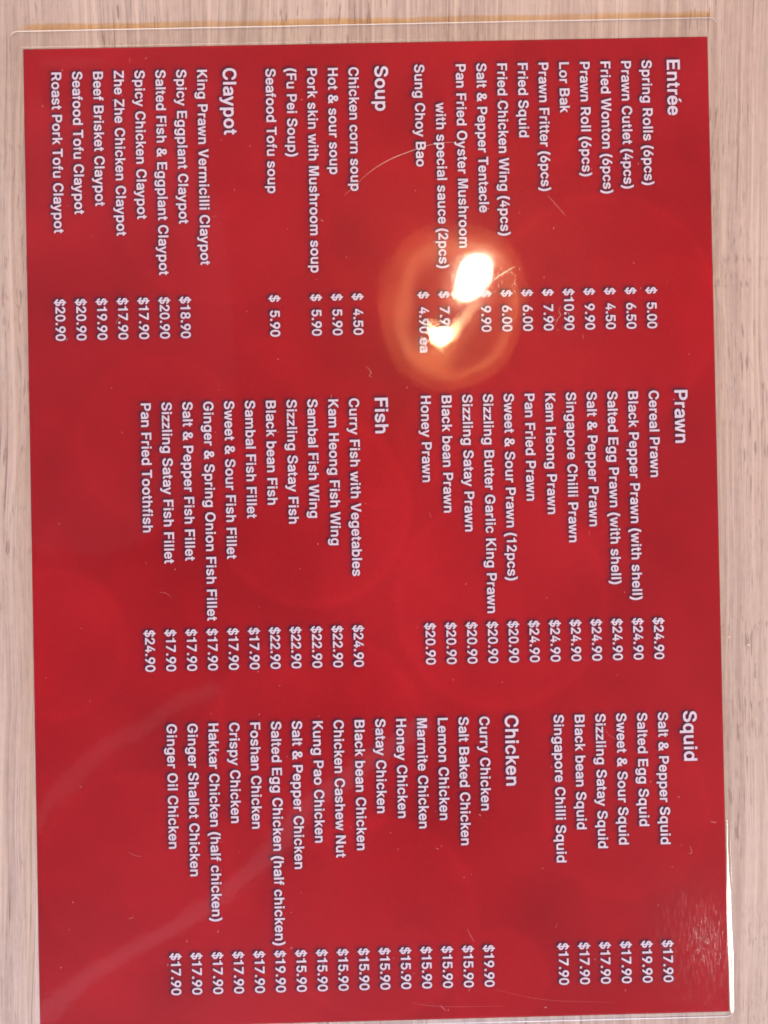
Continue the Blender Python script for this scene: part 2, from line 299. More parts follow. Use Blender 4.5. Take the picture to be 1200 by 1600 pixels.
    'r': ['80,2 68,13 64,25 67,524 88,538 170,538 186,531 196,509 238,533 270,543 328,546 360,540 373,521 373,442 368,427 349,417 281,420 252,412 220,392 202,359 196,329 193,15 172,0'],
    's': ['231,-12 142,9 90,39 64,65 41,103 30,136 36,156 53,168 148,184 165,174 183,139 206,118 249,106 298,106 336,116 358,128 369,144 369,167 341,190 182,227 105,263 79,287 54,327 47,355 51,416 67,452 87,477 156,523 214,540 263,546 329,543 372,535 435,505 470,475 506,414 507,393 499,381 476,371 395,358 378,368 354,404 334,419 298,429 266,429 211,411 195,393 194,370 204,358 234,343 395,305 467,269 495,241 515,200 519,177 515,121 479,57 422,16 346,-8 303,-14'],
    't': ['201,-4 163,6 135,23 111,46 91,82 82,127 82,431 27,435 11,455 12,538 29,553 82,556 82,655 89,668 103,676 177,676 192,671 201,653 201,556 278,553 290,546 297,533 297,457 290,442 276,434 201,431 201,153 213,119 273,119 288,111 297,93 309,23 299,7 276,-3'],
    'u': ['241,-12 192,-2 145,22 110,54 78,110 66,170 69,517 80,529 96,532 178,532 200,517 206,178 218,145 236,125 260,112 299,105 347,115 372,130 393,155 405,191 408,517 430,532 531,529 545,507 542,8 520,-6 433,-6 416,4 408,28 340,-6 296,-14'],
    'w': ['168,0 310,0 392,350 472,0 612,0 769,532 632,532 540,165 455,532 330,532 243,165 150,532 10,532'],
    'y': ['102,-212 65,-204 51,-188 70,-102 89,-87 137,-91 166,-81 184,-53 203,2 14,491 14,519 25,530 39,532 126,532 147,519 274,177 404,521 425,532 526,528 538,511 535,491 297,-115 264,-162 219,-196 158,-214'],
    'z': ['20,0 480,0 480,115 185,115 472,425 472,532 32,532 32,417 300,417 20,110'],
    'é': ['253,-12 200,-3 152,18 108,49 73,88 46,136 32,182 23,235 23,294 34,358 54,411 84,457 123,495 149,513 208,537 298,546 351,537 410,513 446,488 475,457 499,419 522,353 528,314 527,235 518,223 502,218 163,218 166,190 181,159 217,123 274,106 319,109 356,122 377,141 396,172 414,182 504,162 516,151 520,134 511,108 486,67 454,37 414,12 340,-11', '165,332 389,335 373,375 351,403 322,419 274,427 234,418 198,396 170,355', '160,604 262,604 410,750 250,750'],
    'I': ['64,0 214,0 214,718 64,718'],
    'l': ['69,0 209,0 209,718 69,718'],
    '.': ['64,0 214,0 214,146 64,146'],
    'v': ['210,0 350,0 543,532 400,532 281,170 160,532 13,532'],
}
# ------------------------------------------------------------------ the menu
ROT = math.radians(1.22248)
menu = bpy.data.objects.new('laminated_menu', None); COL.objects.link(menu)
menu.rotation_euler = (0, 0, ROT)
menu.empty_display_size = 0.05
menu['label'] = 'red laminated menu sheet with white bold dishes and prices, lying on the wood'
menu['category'] = 'menu'

def loc(s, t):
    """sheet coordinates in mm (s along the writing, t down the page) -> metres in the menu's own frame"""
    a, b = 105.0 - t, 148.5 - s
    return (0.9936 * a + 0.00137 * b) * MM, (b + 0.00136 * a) * MM  # sheet narrowed and sheared slightly: affine fitted to its corner pixels in the image
def inv(X, Y):
    A = np.array([[0.9936, 0.00137], [0.00136, 1.0]]); a, b = np.linalg.solve(A, np.array([X, Y]) / MM)
    return 148.5 - b, 105.0 - a
def px(x, y):
    """a spot seen on the sheet in the photograph -> sheet plane point in the menu's frame (used only for scratches)"""
    d = Vector(((x - 600) / 1200, -(y - 800) / 1200, -1)); d.rotate(cam_o.rotation_euler)
    c = cam_o.location; k = -(c.z - Z_FILM) / d.z
    q = Vector((c.x + d.x * k, c.y + d.y * k, 0)); q.rotate(__import__('mathutils').Euler((0, 0, -ROT)))
    return q.x, q.y
Z_PAPER0, Z_PAPER, Z_INK, Z_FILM = 0.14 * MM, 0.24 * MM, 0.262 * MM, 0.46 * MM

# ---- lettering: bold grotesque outlines, 1000 units per em
WIDTH = {}
for ks, w in ((' .il', 278), ('()t f', 333), ('$0123456789aceksyvé', 556), ('bdghnopqu', 611), ('&ABCDHKNR', 722), ('EPSV', 667),
              ('FLTZ', 611), ('GO', 778), ('M', 833), ('W', 944), ('I', 278), ('m', 889), ('w', 778), ('r', 389), ('z', 500)):
    for k in ks: WIDTH[k] = w
WIDTH[' '] = 278
GLYPH = {}
for ch, loops in OUTLINES.items():
    L = [np.array([[int(v) for v in p.split(',')] for p in s.split()], float) for s in loops]
    GLYPH[ch] = L
def area2(P): return float(np.sum(P[:, 0] * np.roll(P[:, 1], -1) - np.roll(P[:, 0], -1) * P[:, 1]))
def inside(pt, P):
    x, y = pt; c = False
    for (x0, y0), (x1, y1) in zip(P, np.roll(P, -1, 0)):
        if (y0 > y) != (y1 > y) and x < x0 + (y - y0) * (x1 - x0) / (y1 - y0): c = not c
    return c
TRI = {}
for ch, L in GLYPH.items():
    V, T = [], []
    big = [i for i in range(len(L)) if not any(i != j and inside(L[i][0], L[j]) for j in range(len(L)))]
    for i in big:
        grp = [L[i]] + [L[j] for j in range(len(L)) if j != i and j not in big and inside(L[j][0], L[i])]
        base = len(V); pts = [p for g in grp for p in g]; V += pts
        for t in tessellate_polygon([[Vector((p[0], p[1], 0)) for p in g] for g in grp]):
            a, b, c = (V[base + k] for k in t)
            cr = (b[0] - a[0]) * (c[1] - a[1]) - (b[1] - a[1]) * (c[0] - a[0])
            if abs(cr) < 1e-6: continue
            T.append(tuple(base + k for k in (t if cr > 0 else t[::-1])))
    TRI[ch] = (np.array(V), T)

RES = 0.2                                     # mm per cell of the printed halo
NS, NT = int(297 / RES) + 1, int(210 / RES) + 1
INK = np.zeros((NS, NT), np.float32)
def raster(L, s0, t0, size):
    P = [np.c_[s0 + l[:, 0] * size / 1000, t0 - l[:, 1] * size / 1000] for l in L]
    A = np.vstack(P); lo = np.floor(A.min(0) / RES).astype(int); hi = np.ceil(A.max(0) / RES).astype(int) + 1
    lo = np.maximum(lo, 0); hi = np.minimum(hi, [NS - 1, NT - 1])
    S, T = np.meshgrid(np.arange(lo[0], hi[0]) * RES, np.arange(lo[1], hi[1]) * RES, indexing='ij')
    M = np.zeros(S.shape, bool)
    for p in P:
        q = np.roll(p, -1, 0)
        for (x0, y0), (x1, y1) in zip(p, q):
            if y0 == y1: continue
            M ^= ((y0 > T) != (y1 > T)) & (S < x0 + (T - y0) * (x1 - x0) / (y1 - y0))
    INK[lo[0]:hi[0], lo[1]:hi[1]] = np.maximum(INK[lo[0]:hi[0], lo[1]:hi[1]], M)

INKM, n_, l_, p_ = principled('white_print', INK_COL, 0.55)
LINES = []
def write(name, text, s, t, size, label=None):
    V, F = [], []
    x = s
    for ch in text:
        if ch != ' ':
            gv, gt = TRI[ch]; b = len(V)
            for g in gv:
                X, Y = loc(x + g[0] * size / 1000, t - g[1] * size / 1000)
                V.append((X, Y, Z_INK))
            F += [tuple(b + k for k in tr) for tr in gt]
            raster(GLYPH[ch], x, t, size)
        x += WIDTH[ch] * size / 1000
    LINES.append((name, V, F, label))
BODY, HEAD = 12 * 25.4 / 72, 16 * 25.4 / 72
P1, P2, P3 = 76.15, 176.95, 274.85
ROW = 6.36
def section(title, s, t_head, t_first, dishes, sp, prices, row=ROW):
    write('section_heading', title, s - 0.25, t_head, HEAD, 'large white bold heading "%s"' % title)
    for k, d in enumerate(dishes):
        indent = 11.9 if d.startswith('with ') else 0.0
        write('dish_name', d, s + indent, t_first + k * row, BODY)
    for k, p in prices:
        write('price', p, sp, t_first + k * row, BODY)
section('Entrée', 6.72, 12.75, 20.45,
        ['Spring Rolls (6pcs)', 'Prawn Cutlet (4pcs)', 'Fried Wonton (6pcs)', 'Prawn Roll (6pcs)', 'Lor Bak', 'Prawn Fritter (6pcs)', 'Fried Squid',
         'Fried Chicken Wing (4pcs)', 'Salt & Pepper Tentacle', 'Pan Fried Oyster Mushroom', 'with special sauce (2pcs)', 'Sung Choy Bao'],
        P1, list(enumerate(['$  5.00', '$  6.50', '$  4.50', '$  9.90', '$10.90', '$  7.90', '$  6.00', '$  6.00', '$  9.90'])) + [(10, '$  7.90'), (11, '$  4.90 ea')])
section('Soup', 7.15, 102.6, 110.6, ['Chicken corn soup', 'Hot & sour soup', 'Pork skin with Mushroom soup', '(Fu Pei Soup)', 'Seafood Tofu soup'],
        P1 + 0.1, [(0, '$  4.50'), (1, '$  5.90'), (2, '$  5.90'), (4, '$  5.90')])
section('Claypot', 6.9, 149.1, 157.0, ['King Prawn Vermicilli Claypot', 'Spicy Eggplant Claypot', 'Salted Fish & Eggplant Claypot', 'Spicy Chicken Claypot', 'Zhe Zhe Chicken Claypot',
        'Beef Brisket Claypot', 'Seafood Tofu Claypot', 'Roast Pork Tofu Claypot'], P1,
        [(k + 1, p) for k, p in enumerate(['$18.90', '$20.90', '$17.90', '$17.90', '$19.90', '$20.90', '$20.90'])])
section('Prawn', 107.75, 12.65, 20.5, ['Cereal Prawn', 'Black Pepper Prawn (with shell)', 'Salted Egg Prawn (with shell)', 'Salt & Pepper Prawn', 'Singapore Chilli Prawn', 'Kam Heong Prawn',
        'Pan Fried Prawn', 'Sweet & Sour Prawn (12pcs)', 'Sizzling Butter Garlic King Prawn', 'Sizzling Satay Prawn', 'Black bean Prawn', 'Honey Prawn'],
        P2, list(enumerate(['$24.90'] * 7 + ['$20.90'] * 5)))
section('Fish', 108.15, 104.6, 112.45, ['Curry Fish with Vegetables', 'Kam Heong Fish Wing', 'Sambal Fish Wing', 'Sizzling Satay Fish', 'Black bean Fish', 'Sambal Fish Fillet',
        'Sweet & Sour Fish Fillet', 'Ginger & Spring Onion Fish Fillet', 'Salt & Pepper Fish Fillet', 'Sizzling Satay Fish Fillet', 'Pan Fried Toothfish'],
        P2 + 0.15, list(enumerate(['$24.90'] + ['$22.90'] * 4 + ['$17.90'] * 5 + ['$24.90'])))
section('Squid', 205.7, 12.1, 19.85, ['Salt & Pepper Squid', 'Salted Egg Squid', 'Sweet & Sour Squid', 'Sizzling Satay Squid', 'Black bean Squid', 'Singapore Chilli Squid'],
        P3, list(enumerate(['$17.90', '$19.90'] + ['$17.90'] * 4)), 6.39)
section('Chicken', 205.65, 66.75, 74.55, ['Curry Chicken', 'Salt Baked Chicken', 'Lemon Chicken', 'Marmite Chicken', 'Honey Chicken', 'Satay Chicken', 'Black bean Chicken',
        'Chicken Cashew Nut', 'Kung Pao Chicken', 'Salt & Pepper Chicken', 'Salted Egg Chicken (half chicken)', 'Foshan Chicken', 'Crispy Chicken',
        'Hakkar Chicken (half chicken)', 'Ginger Shallot Chicken', 'Ginger Oil Chicken'],
        P3, list(enumerate(['$19.90'] + ['$15.90'] * 9 + ['$19.90'] + ['$17.90'] * 5)))

# ---- the printed sheet: red with faint pale discs and a dark printed halo round the lettering
def blur(A, sig):
    r = int(3 * sig + 1); k = np.exp(-0.5 * (np.arange(-r, r + 1) / sig) ** 2); k /= k.sum()
    for ax in (0, 1):
        pad = [(0, 0), (0, 0)]; pad[ax] = (r, r); B = np.pad(A, pad, mode='edge'); out = np.zeros_like(A)
        for i, w in enumerate(k):
            out += w * (B[i:i + A.shape[0]] if ax == 0 else B[:, i:i + A.shape[1]])
        A = out
    return A
def shift(A, ds, dt):
    return np.roll(np.roll(A, int(round(ds / RES)), 0), int(round(dt / RES)), 1)
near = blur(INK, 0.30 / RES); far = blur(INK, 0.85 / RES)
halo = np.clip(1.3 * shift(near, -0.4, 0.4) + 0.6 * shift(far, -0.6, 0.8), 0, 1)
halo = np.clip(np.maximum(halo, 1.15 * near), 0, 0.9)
st = 2
halo = halo[::st, ::st]
gs = np.arange(0, NS, st) * RES; gt = np.arange(0, NT, st) * RES
gs[-1], gt[-1] = 297.0, 210.0
S, T = np.meshgrid(gs, gt, indexing='ij')
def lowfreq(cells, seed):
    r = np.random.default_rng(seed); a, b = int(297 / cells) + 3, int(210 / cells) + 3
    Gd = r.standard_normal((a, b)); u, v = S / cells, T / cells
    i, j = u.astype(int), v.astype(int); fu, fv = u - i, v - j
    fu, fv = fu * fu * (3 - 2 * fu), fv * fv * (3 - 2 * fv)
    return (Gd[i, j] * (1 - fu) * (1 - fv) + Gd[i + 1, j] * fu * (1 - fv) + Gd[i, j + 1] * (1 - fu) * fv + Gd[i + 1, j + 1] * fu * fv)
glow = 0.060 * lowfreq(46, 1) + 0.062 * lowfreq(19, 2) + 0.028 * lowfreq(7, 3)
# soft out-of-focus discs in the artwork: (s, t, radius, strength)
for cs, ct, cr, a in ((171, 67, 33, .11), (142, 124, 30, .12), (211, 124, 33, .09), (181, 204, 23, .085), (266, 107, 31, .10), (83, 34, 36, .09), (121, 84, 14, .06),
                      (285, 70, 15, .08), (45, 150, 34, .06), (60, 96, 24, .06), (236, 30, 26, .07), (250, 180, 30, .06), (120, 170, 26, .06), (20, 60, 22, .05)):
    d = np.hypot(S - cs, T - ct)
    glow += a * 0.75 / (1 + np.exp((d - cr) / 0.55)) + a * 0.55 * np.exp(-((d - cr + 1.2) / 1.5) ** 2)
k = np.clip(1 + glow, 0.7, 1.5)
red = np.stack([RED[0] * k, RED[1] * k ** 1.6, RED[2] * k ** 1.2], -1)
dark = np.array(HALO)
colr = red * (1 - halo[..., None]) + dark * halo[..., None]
ns, nt = S.shape
a_, b_ = 105.0 - T, 148.5 - S
XY = np.stack([(0.9936 * a_ + 0.00137 * b_) * MM, (b_ + 0.00136 * a_) * MM, np.full_like(S, Z_PAPER)], -1).reshape(-1, 3)
idx = np.arange(ns * nt).reshape(ns, nt)
Q = np.stack([idx[:-1, :-1], idx[1:, :-1], idx[1:, 1:], idx[:-1, 1:]], -1).reshape(-1, 4)
va, vb, vc = XY[Q[0, 0]], XY[Q[0, 1]], XY[Q[0, 2]]
if np.cross(vb - va, vc - va)[2] < 0: Q = Q[:, ::-1]
# border loop dropped to the sheet's underside gives the paper its thickness
bl = np.concatenate([idx[:, 0], idx[-1, 1:], idx[-2::-1, -1], idx[0, -2:0:-1]])
low = XY[bl].copy(); low[:, 2] = Z_PAPER0
nb = len(bl); off = len(XY)
side = np.stack([bl, np.roll(bl, -1), off + (np.arange(nb) + 1) % nb, off + np.arange(nb)], -1)
pm = bpy.data.meshes.new('paper_sheet')
AV = np.vstack([XY, low]); AF = np.vstack([Q, side])
pm.vertices.add(len(AV)); pm.vertices.foreach_set('co', AV.astype(np.float32).ravel())
pm.loops.add(AF.size); pm.loops.foreach_set('vertex_index', AF.astype(np.int32).ravel())
pm.polygons.add(len(AF)); pm.polygons.foreach_set('loop_start', np.arange(0, AF.size, 4, dtype=np.int32))
pm.update(calc_edges=True); pm.validate()
at = pm.attributes.new('printed_artwork', 'FLOAT_COLOR', 'POINT')
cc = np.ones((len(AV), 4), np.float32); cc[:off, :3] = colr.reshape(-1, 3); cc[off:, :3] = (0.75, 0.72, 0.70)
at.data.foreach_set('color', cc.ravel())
PAPER, n, l, p = principled('printed_red_paper', RED, 0.6)
an = n.new('ShaderNodeAttribute'); an.attribute_name = 'printed_artwork'
tc = n.new('ShaderNodeTexCoord'); nz = n.new('ShaderNodeTexNoise'); nz.inputs['Scale'].default_value = 1500; nz.inputs['Detail'].default_value = 2
l.new(tc.outputs['Object'], nz.inputs['Vector'])
mr = n.new('ShaderNodeMapRange'); mr.inputs['From Min'].default_value = 0.3; mr.inputs['From Max'].default_value = 0.7
mr.inputs['To Min'].default_value = 0.93; mr.inputs['To Max'].default_value = 1.07
l.new(nz.outputs[0], mr.inputs['Value'])
mx = n.new('ShaderNodeMix'); mx.data_type = 'RGBA'; mx.blend_type = 'MULTIPLY'; mx.inputs[0].default_value = 1
l.new(an.outputs['Color'], mx.inputs[6]); l.new(mr.outputs[0], mx.inputs[7])
l.new(mx.outputs[2], p.inputs['Base Color'])
p.inputs['Specular IOR Level'].default_value = 0.1
pm.materials.append(PAPER)
paper = link('paper_sheet', pm, menu)
for name, V, F, label in LINES:
    o = link(name, mesh(name, V, F, [INKM]), paper)
    if label: o['label'] = label

# ---- the clear pouch
def film_material():
    m, n, l = mat('clear_laminate')
    out = n.new('ShaderNodeOutputMaterial')
    tr = n.new('ShaderNodeBsdfTransparent'); tr.inputs[0].default_value = (*FILM_TINT, 1)
    gl = n.new('ShaderNodeBsdfGlossy'); gl.inputs['Roughness'].default_value = FILM_ROUGH
    gl2 = n.new('ShaderNodeBsdfGlossy'); gl2.inputs['Roughness'].default_value = 0.34
    gl3 = n.new('ShaderNodeBsdfGlossy'); gl3.inputs['Roughness'].default_value = 0.22
    ma = n.new('ShaderNodeMixShader'); ma.inputs[0].default_value = FILM_HAZE
    sa = n.new('ShaderNodeAttribute'); sa.attribute_name = 'scuffed'
    tcs = n.new('ShaderNodeTexCoord'); mps = n.new('ShaderNodeMapping'); mps.inputs['Scale'].default_value = (1500, 330, 1); mps.inputs['Rotation'].default_value = (0, 0, 0.3)
    nzs = n.new('ShaderNodeTexNoise'); nzs.inputs['Scale'].default_value = 1; nzs.inputs['Detail'].default_value = 2; nzs.inputs['Distortion'].default_value = 0.6
    mrs = n.new('ShaderNodeMapRange'); mrs.inputs['From Min'].default_value = 0.46; mrs.inputs['From Max'].default_value = 0.60; mrs.inputs['To Min'].default_value = 0.12; mrs.inputs['To Max'].default_value = 1.6
    mus = n.new('ShaderNodeMath'); mus.operation = 'MULTIPLY'; mus.use_clamp = True
    l.new(tcs.outputs['Object'], mps.inputs[0]); l.new(mps.outputs[0], nzs.inputs['Vector']); l.new(nzs.outputs[0], mrs.inputs['Value'])
    l.new(mrs.outputs[0], mus.inputs[0]); l.new(sa.outputs['Fac'], mus.inputs[1])
    mg = n.new('ShaderNodeMixShader'); l.new(mus.outputs[0], mg.inputs[0])
    l.new(gl.outputs[0], ma.inputs[1]); l.new(gl2.outputs[0], ma.inputs[2])
    l.new(ma.outputs[0], mg.inputs[1]); l.new(gl3.outputs[0], mg.inputs[2])
    fr = n.new('ShaderNodeFresnel'); fr.inputs['IOR'].default_value = 1.5
    ge = n.new('ShaderNodeNewGeometry')
    inv_ = n.new('ShaderNodeMath'); inv_.operation = 'SUBTRACT'; inv_.inputs[0].default_value = 1
    l.new(ge.outputs['Backfacing'], inv_.inputs[1])
    mu = n.new('ShaderNodeMath'); mu.operation = 'MULTIPLY'
    l.new(fr.outputs[0], mu.inputs[0]); l.new(inv_.outputs[0], mu.inputs[1])
    ms = n.new('ShaderNodeMixShader')
    l.new(mu.outputs[0], ms.inputs[0]); l.new(tr.outputs[0], ms.inputs[1]); l.new(mg.outputs[0], ms.inputs[2])
    tc = n.new('ShaderNodeTexCoord'); nz = n.new('ShaderNodeTexNoise'); nz.inputs['Scale'].default_value = 260; nz.inputs['Detail'].default_value = 3
    l.new(tc.outputs['Object'], nz.inputs['Vector'])
    b = n.new('ShaderNodeBump'); b.inputs['Strength'].default_value = 0.02; b.inputs['Distance'].default_value = 0.0005
    l.new(nz.outputs[0], b.inputs['Height'])
    for g in (gl, gl2): l.new(b.outputs[0], g.inputs['Normal'])
    mp = n.new('ShaderNodeMapping'); mp.inputs['Scale'].default_value = (2600, 420, 1); mp.inputs['Rotation'].default_value = (0, 0, 0.35)
    nz2 = n.new('ShaderNodeTexNoise'); nz2.inputs['Scale'].default_value = 1; nz2.inputs['Detail'].default_value = 3; nz2.inputs['Distortion'].default_value = 0.5
    l.new(tc.outputs['Object'], mp.inputs[0]); l.new(mp.outputs[0], nz2.inputs['Vector'])
    b2 = n.new('ShaderNodeBump'); b2.inputs['Strength'].default_value = 0.8; b2.inputs['Distance'].default_value = 0.0004
    l.new(nz2.outputs[0], b2.inputs['Height']); l.new(b2.outputs[0], gl3.inputs['Normal'])
    l.new(ms.outputs[0], out.inputs[0])
    return m
FILM = film_material()
def milky(name, colour, alpha, rough=0.35, gloss=0.3):
    m, n, l = mat(name)
    out = n.new('ShaderNodeOutputMaterial')
    tr = n.new('ShaderNodeBsdfTransparent'); d = n.new('ShaderNodeBsdfDiffuse'); d.inputs[0].default_value = (*colour, 1)
    g = n.new('ShaderNodeBsdfGlossy'); g.inputs['Roughness'].default_value = rough
    a = n.new('ShaderNodeMixShader'); a.inputs[0].default_value = gloss
    l.new(d.outputs[0], a.inputs[1]); l.new(g.outputs[0], a.inputs[2])
    b = n.new('ShaderNodeMixShader'); b.inputs[0].default_value = alpha
    l.new(tr.outputs[0], b.inputs[1]); l.new(a.outputs[0], b.inputs[2]); l.new(b.outputs[0], out.inputs[0])
    return m
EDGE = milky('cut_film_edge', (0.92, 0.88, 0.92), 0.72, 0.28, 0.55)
SCUFF = milky('scratched_film', (0.90, 0.78, 0.70), 0.5, 0.35, 0.6)

CORN = np.array([[-108.43, 154.1], [107.86, 154.68], [105.64, -150.14], [-109.03, -149.97]])   # tl tr br bl, mm
def film_xy(u, v):
    """u 0..1 across, v 0..1 down"""
    return ((1 - u) * (1 - v))[..., None] * CORN[0] + (u * (1 - v))[..., None] * CORN[1] + (u * v)[..., None] * CORN[2] + ((1 - u) * v)[..., None] * CORN[3]
FW, FH, RAD = 216.0, 304.5, 2.6
def axis(L):
    e = np.array([0, .06, .14, .24, .36, .6, .9, 1.2, 1.5, 1.8, 2.1, 2.4, 2.7, 3.0, 3.3, 3.6, 3.9, 4.2, 4.5, 4.8, 5.2, 5.6, 6.0, 6.4, 6.8, 7.2, 7.6, 8.2])
    mid = np.linspace(9.2, L - 9.2, int((L - 18.4) / 1.25))
    return np.concatenate([e, mid, L - e[::-1]])
ux, vy = axis(FW), axis(FH)
U, Vv = np.meshgrid(ux, vy, indexing='xy')
# round the four corners
for cx, cy in ((0, 0), (1, 0), (0, 1), (1, 1)):
    du = U if cx == 0 else FW - U; dv = Vv if cy == 0 else FH - Vv
    inb = (du < RAD) & (dv < RAD)
    a, b = RAD - du, RAD - dv
    m_ = np.maximum(a, b); h_ = np.hypot(a, b); sc_ = np.where(h_ > 0, m_ / np.maximum(h_, 1e-9), 1)
    a2, b2 = a * sc_, b * sc_
    nu, nv = RAD - a2, RAD - b2
    U = np.where(inb, nu if cx == 0 else FW - nu, U); Vv = np.where(inb, nv if cy == 0 else FH - nv, Vv)
def edge_dist(U, Vv):
    d = np.minimum(np.minimum(U, FW - U), np.minimum(Vv, FH - Vv))
    for cx, cy in ((0, 0), (1, 0), (0, 1), (1, 1)):
        du = U if cx == 0 else FW - U; dv = Vv if cy == 0 else FH - Vv
        inb = (du < RAD) & (dv < RAD)
        d = np.where(inb, RAD - np.hypot(RAD - du, RAD - dv), d)
    return np.maximum(d, 0)
E_ = edge_dist(U, Vv)
P_ = film_xy(U / FW, Vv / FH)                # mm, menu frame
bb_ = (P_[..., 1] - 0.00136 * P_[..., 0]); aa_ = (P_[..., 0] - 0.00137 * P_[..., 1]) / 0.9936
s_, t_ = 148.5 - bb_, 105.0 - aa_
dp = np.minimum(np.minimum(s_, 297 - s_), np.minimum(t_, 210 - t_))   # >0 over the paper
def sstep(x): x = np.clip(x, 0, 1); return x * x * (3 - 2 * x)
zf = 0.05 + 0.19 * np.sqrt(np.clip(1 - (1 - np.clip(E_ / 0.42, 0, 1)) ** 2, 0, 1))      # rounded cut edge
zf = zf + 0.22 * sstep((dp + 1.25) / 1.35)                                             # step up over the sheet
# the pouch is not flat: long waves and small puckers
def waves(n, lo, hi, slope, seed):
    r = np.random.default_rng(seed); z = np.zeros_like(s_)
    for _ in range(n):
        lam = r.uniform(lo, hi); th = r.uniform(0, 2 * math.pi); ph = r.uniform(0, 2 * math.pi)
        z += slope / math.sqrt(n) * lam / (2 * math.pi) * 1.41 * np.sin(2 * math.pi * (s_ * math.cos(th) + t_ * math.sin(th)) / lam + ph)
    return z
wav = waves(9, 45, 110, WAVE[0], 5) + waves(12, 14, 32, WAVE[1], 8)
wav *= sstep((dp - 0.0) / 8)
zf = zf + np.clip(wav, -0.16, 0.6)
# gentle bow across the spot where the lamp is mirrored
qs, qt = s_ - 80.2, t_ - 81.5
zf += (BOW[0] * qs ** 2 + BOW[1] * qt ** 2) * 0.5 * np.exp(-(qs ** 2 + qt ** 2) / (2 * 34.0 ** 2))
# the edge lower right has been bent down a little
bend_ = np.exp(-((s_ - 269) / 15) ** 4) * (t_ < 20)
zf = zf * (1 - bend_) + bend_ * np.where(dp < 0.5, np.clip(0.47 + (dp - 0.5) * 0.21, 0.05, 0.47), zf)
nv_, nu_ = U.shape
FV = np.stack([P_[..., 0] * MM, P_[..., 1] * MM, zf * MM], -1).reshape(-1, 3)
fi = np.arange(nv_ * nu_).reshape(nv_, nu_)
FQ = np.stack([fi[:-1, :-1], fi[1:, :-1], fi[1:, 1:], fi[:-1, 1:]], -1).reshape(-1, 4)
ed = E_.reshape(-1)
fl = np.concatenate([fi[0, :], fi[1:, -1], fi[-1, -2::-1], fi[-2:0:-1, 0]])[::-1]
lowv = FV[fl].copy(); lowv[:, 2] = 0.02 * MM
o0 = len(FV); nb = len(fl)
sd = np.stack([fl, o0 + np.arange(nb), o0 + (np.arange(nb) + 1) % nb, np.roll(fl, -1)], -1)[:, ::-1]
allV = [tuple(v) for v in np.vstack([FV, lowv])]
allF = [tuple(int(k) for k in f) for f in np.vstack([FQ, sd])]
uu_, vv_ = U.reshape(-1), Vv.reshape(-1)
def milky_highlit_edge(f):
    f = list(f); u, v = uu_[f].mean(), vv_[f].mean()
    return ed[f].mean() < 0.33 and (v < 1.6 or v > FH - 1.2 or (u > FW - 1.5 and v > FH - 26))  # whitish cut edge; its highlight is painted on the lit sides only
mi = [1 if milky_highlit_edge(f) else 0 for f in FQ] + [1] * len(sd)
# scratches: hair-thin ridges raised from the film's surface
def film_z(X, Y):
    d = (P_[..., 0] - X / MM) ** 2 + (P_[..., 1] - Y / MM) ** 2
    return zf.reshape(-1)[int(d.argmin())] * MM
def scratch(pts, w):
    """tapered hair line through sheet points (metres, menu frame)"""
    n = len(pts); b = len(allV)
    z = max(film_z(*pts[0]), film_z(*pts[-1])) + 0.012 * MM
    for i, (x, y) in enumerate(pts):
        x0, y0 = pts[max(i - 1, 0)]; x1, y1 = pts[min(i + 1, n - 1)]
        L = math.hypot(x1 - x0, y1 - y0) or 1e-9
        k = w * MM * 0.5 * (0.25 + 0.75 * math.sin(math.pi * (i + 0.5) / n))
        nx, ny = -(y1 - y0) / L * k, (x1 - x0) / L * k
        allV.append((x + nx, y + ny, z)); allV.append((x - nx, y - ny, z))
    for i in range(n - 1):
        allF.append((b + 2 * i, b + 2 * i + 1, b + 2 * i + 3, b + 2 * i + 2)); mi.append(2)
def smooth_path(P, k=4):
    out = []
    P = [P[0]] + P + [P[-1]]
    for a, b, c, d in zip(P, P[1:], P[2:], P[3:]):
        for j in range(k):
            t = j / k
            out.append(tuple(0.5 * (2 * b[i] + (c[i] - a[i]) * t + (2 * a[i] - 5 * b[i] + 4 * c[i] - d[i]) * t * t + (3 * b[i] - a[i] - 3 * c[i] + d[i]) * t ** 3) for i in (0, 1)))
    out.append(P[-1]); return out
def scratch_px(P, w): scratch([px(*p) for p in smooth_path(P)], w)
scratch_px([(715, 223), (682, 224), (640, 237), (610, 249), (586, 263), (566, 279)], 0.16)
scratch_px([(566, 279), (556, 290), (538, 305)], 0.08)
scratch_px([(760, 447), (776, 434), (790, 425), (806, 416)], 0.2)
for _ in range(26):
    x, y = rng.uniform(768, 812), rng.uniform(412, 456); a = rng.uniform(0, 6.3); L = rng.uniform(2, 8)
    scratch_px([(x, y), (x + L * .5 * math.cos(a) + rng.uniform(-1, 1), y + L * .5 * math.sin(a)), (x + L * math.cos(a), y + L * math.sin(a))], rng.uniform(.06, .14))
scratch_px([(876, 478), (873, 486), (876, 492), (871, 499), (867, 510)], 0.1)
for _ in range(12):
    x, y = rng.uniform(862, 895), rng.uniform(470, 515); a = rng.uniform(0.8, 2.2); L = rng.uniform(2, 6)
    scratch_px([(x, y), (x + L * .6 * math.cos(a), y + L * .5 * math.sin(a)), (x + L * math.cos(a), y + L * math.sin(a))], rng.uniform(.05, .1))
scratch_px([(572, 573), (577, 577), (580, 583), (577, 587), (582, 590)], 0.1)
scratch_px([(855, 305), (868, 320), (884, 338)], 0.06)
scratch_px([(1110, 1283), (1116, 1285), (1120, 1284)], 0.13)
scratch_px([(1078, 1322), (1081, 1332), (1076, 1333)], 0.1)
scratch_px([(688, 1571), (692, 1575), (697, 1580)], 0.1)
scratch_px([(640, 1565), (660, 1570), (700, 1573), (790, 1572)], 0.03)
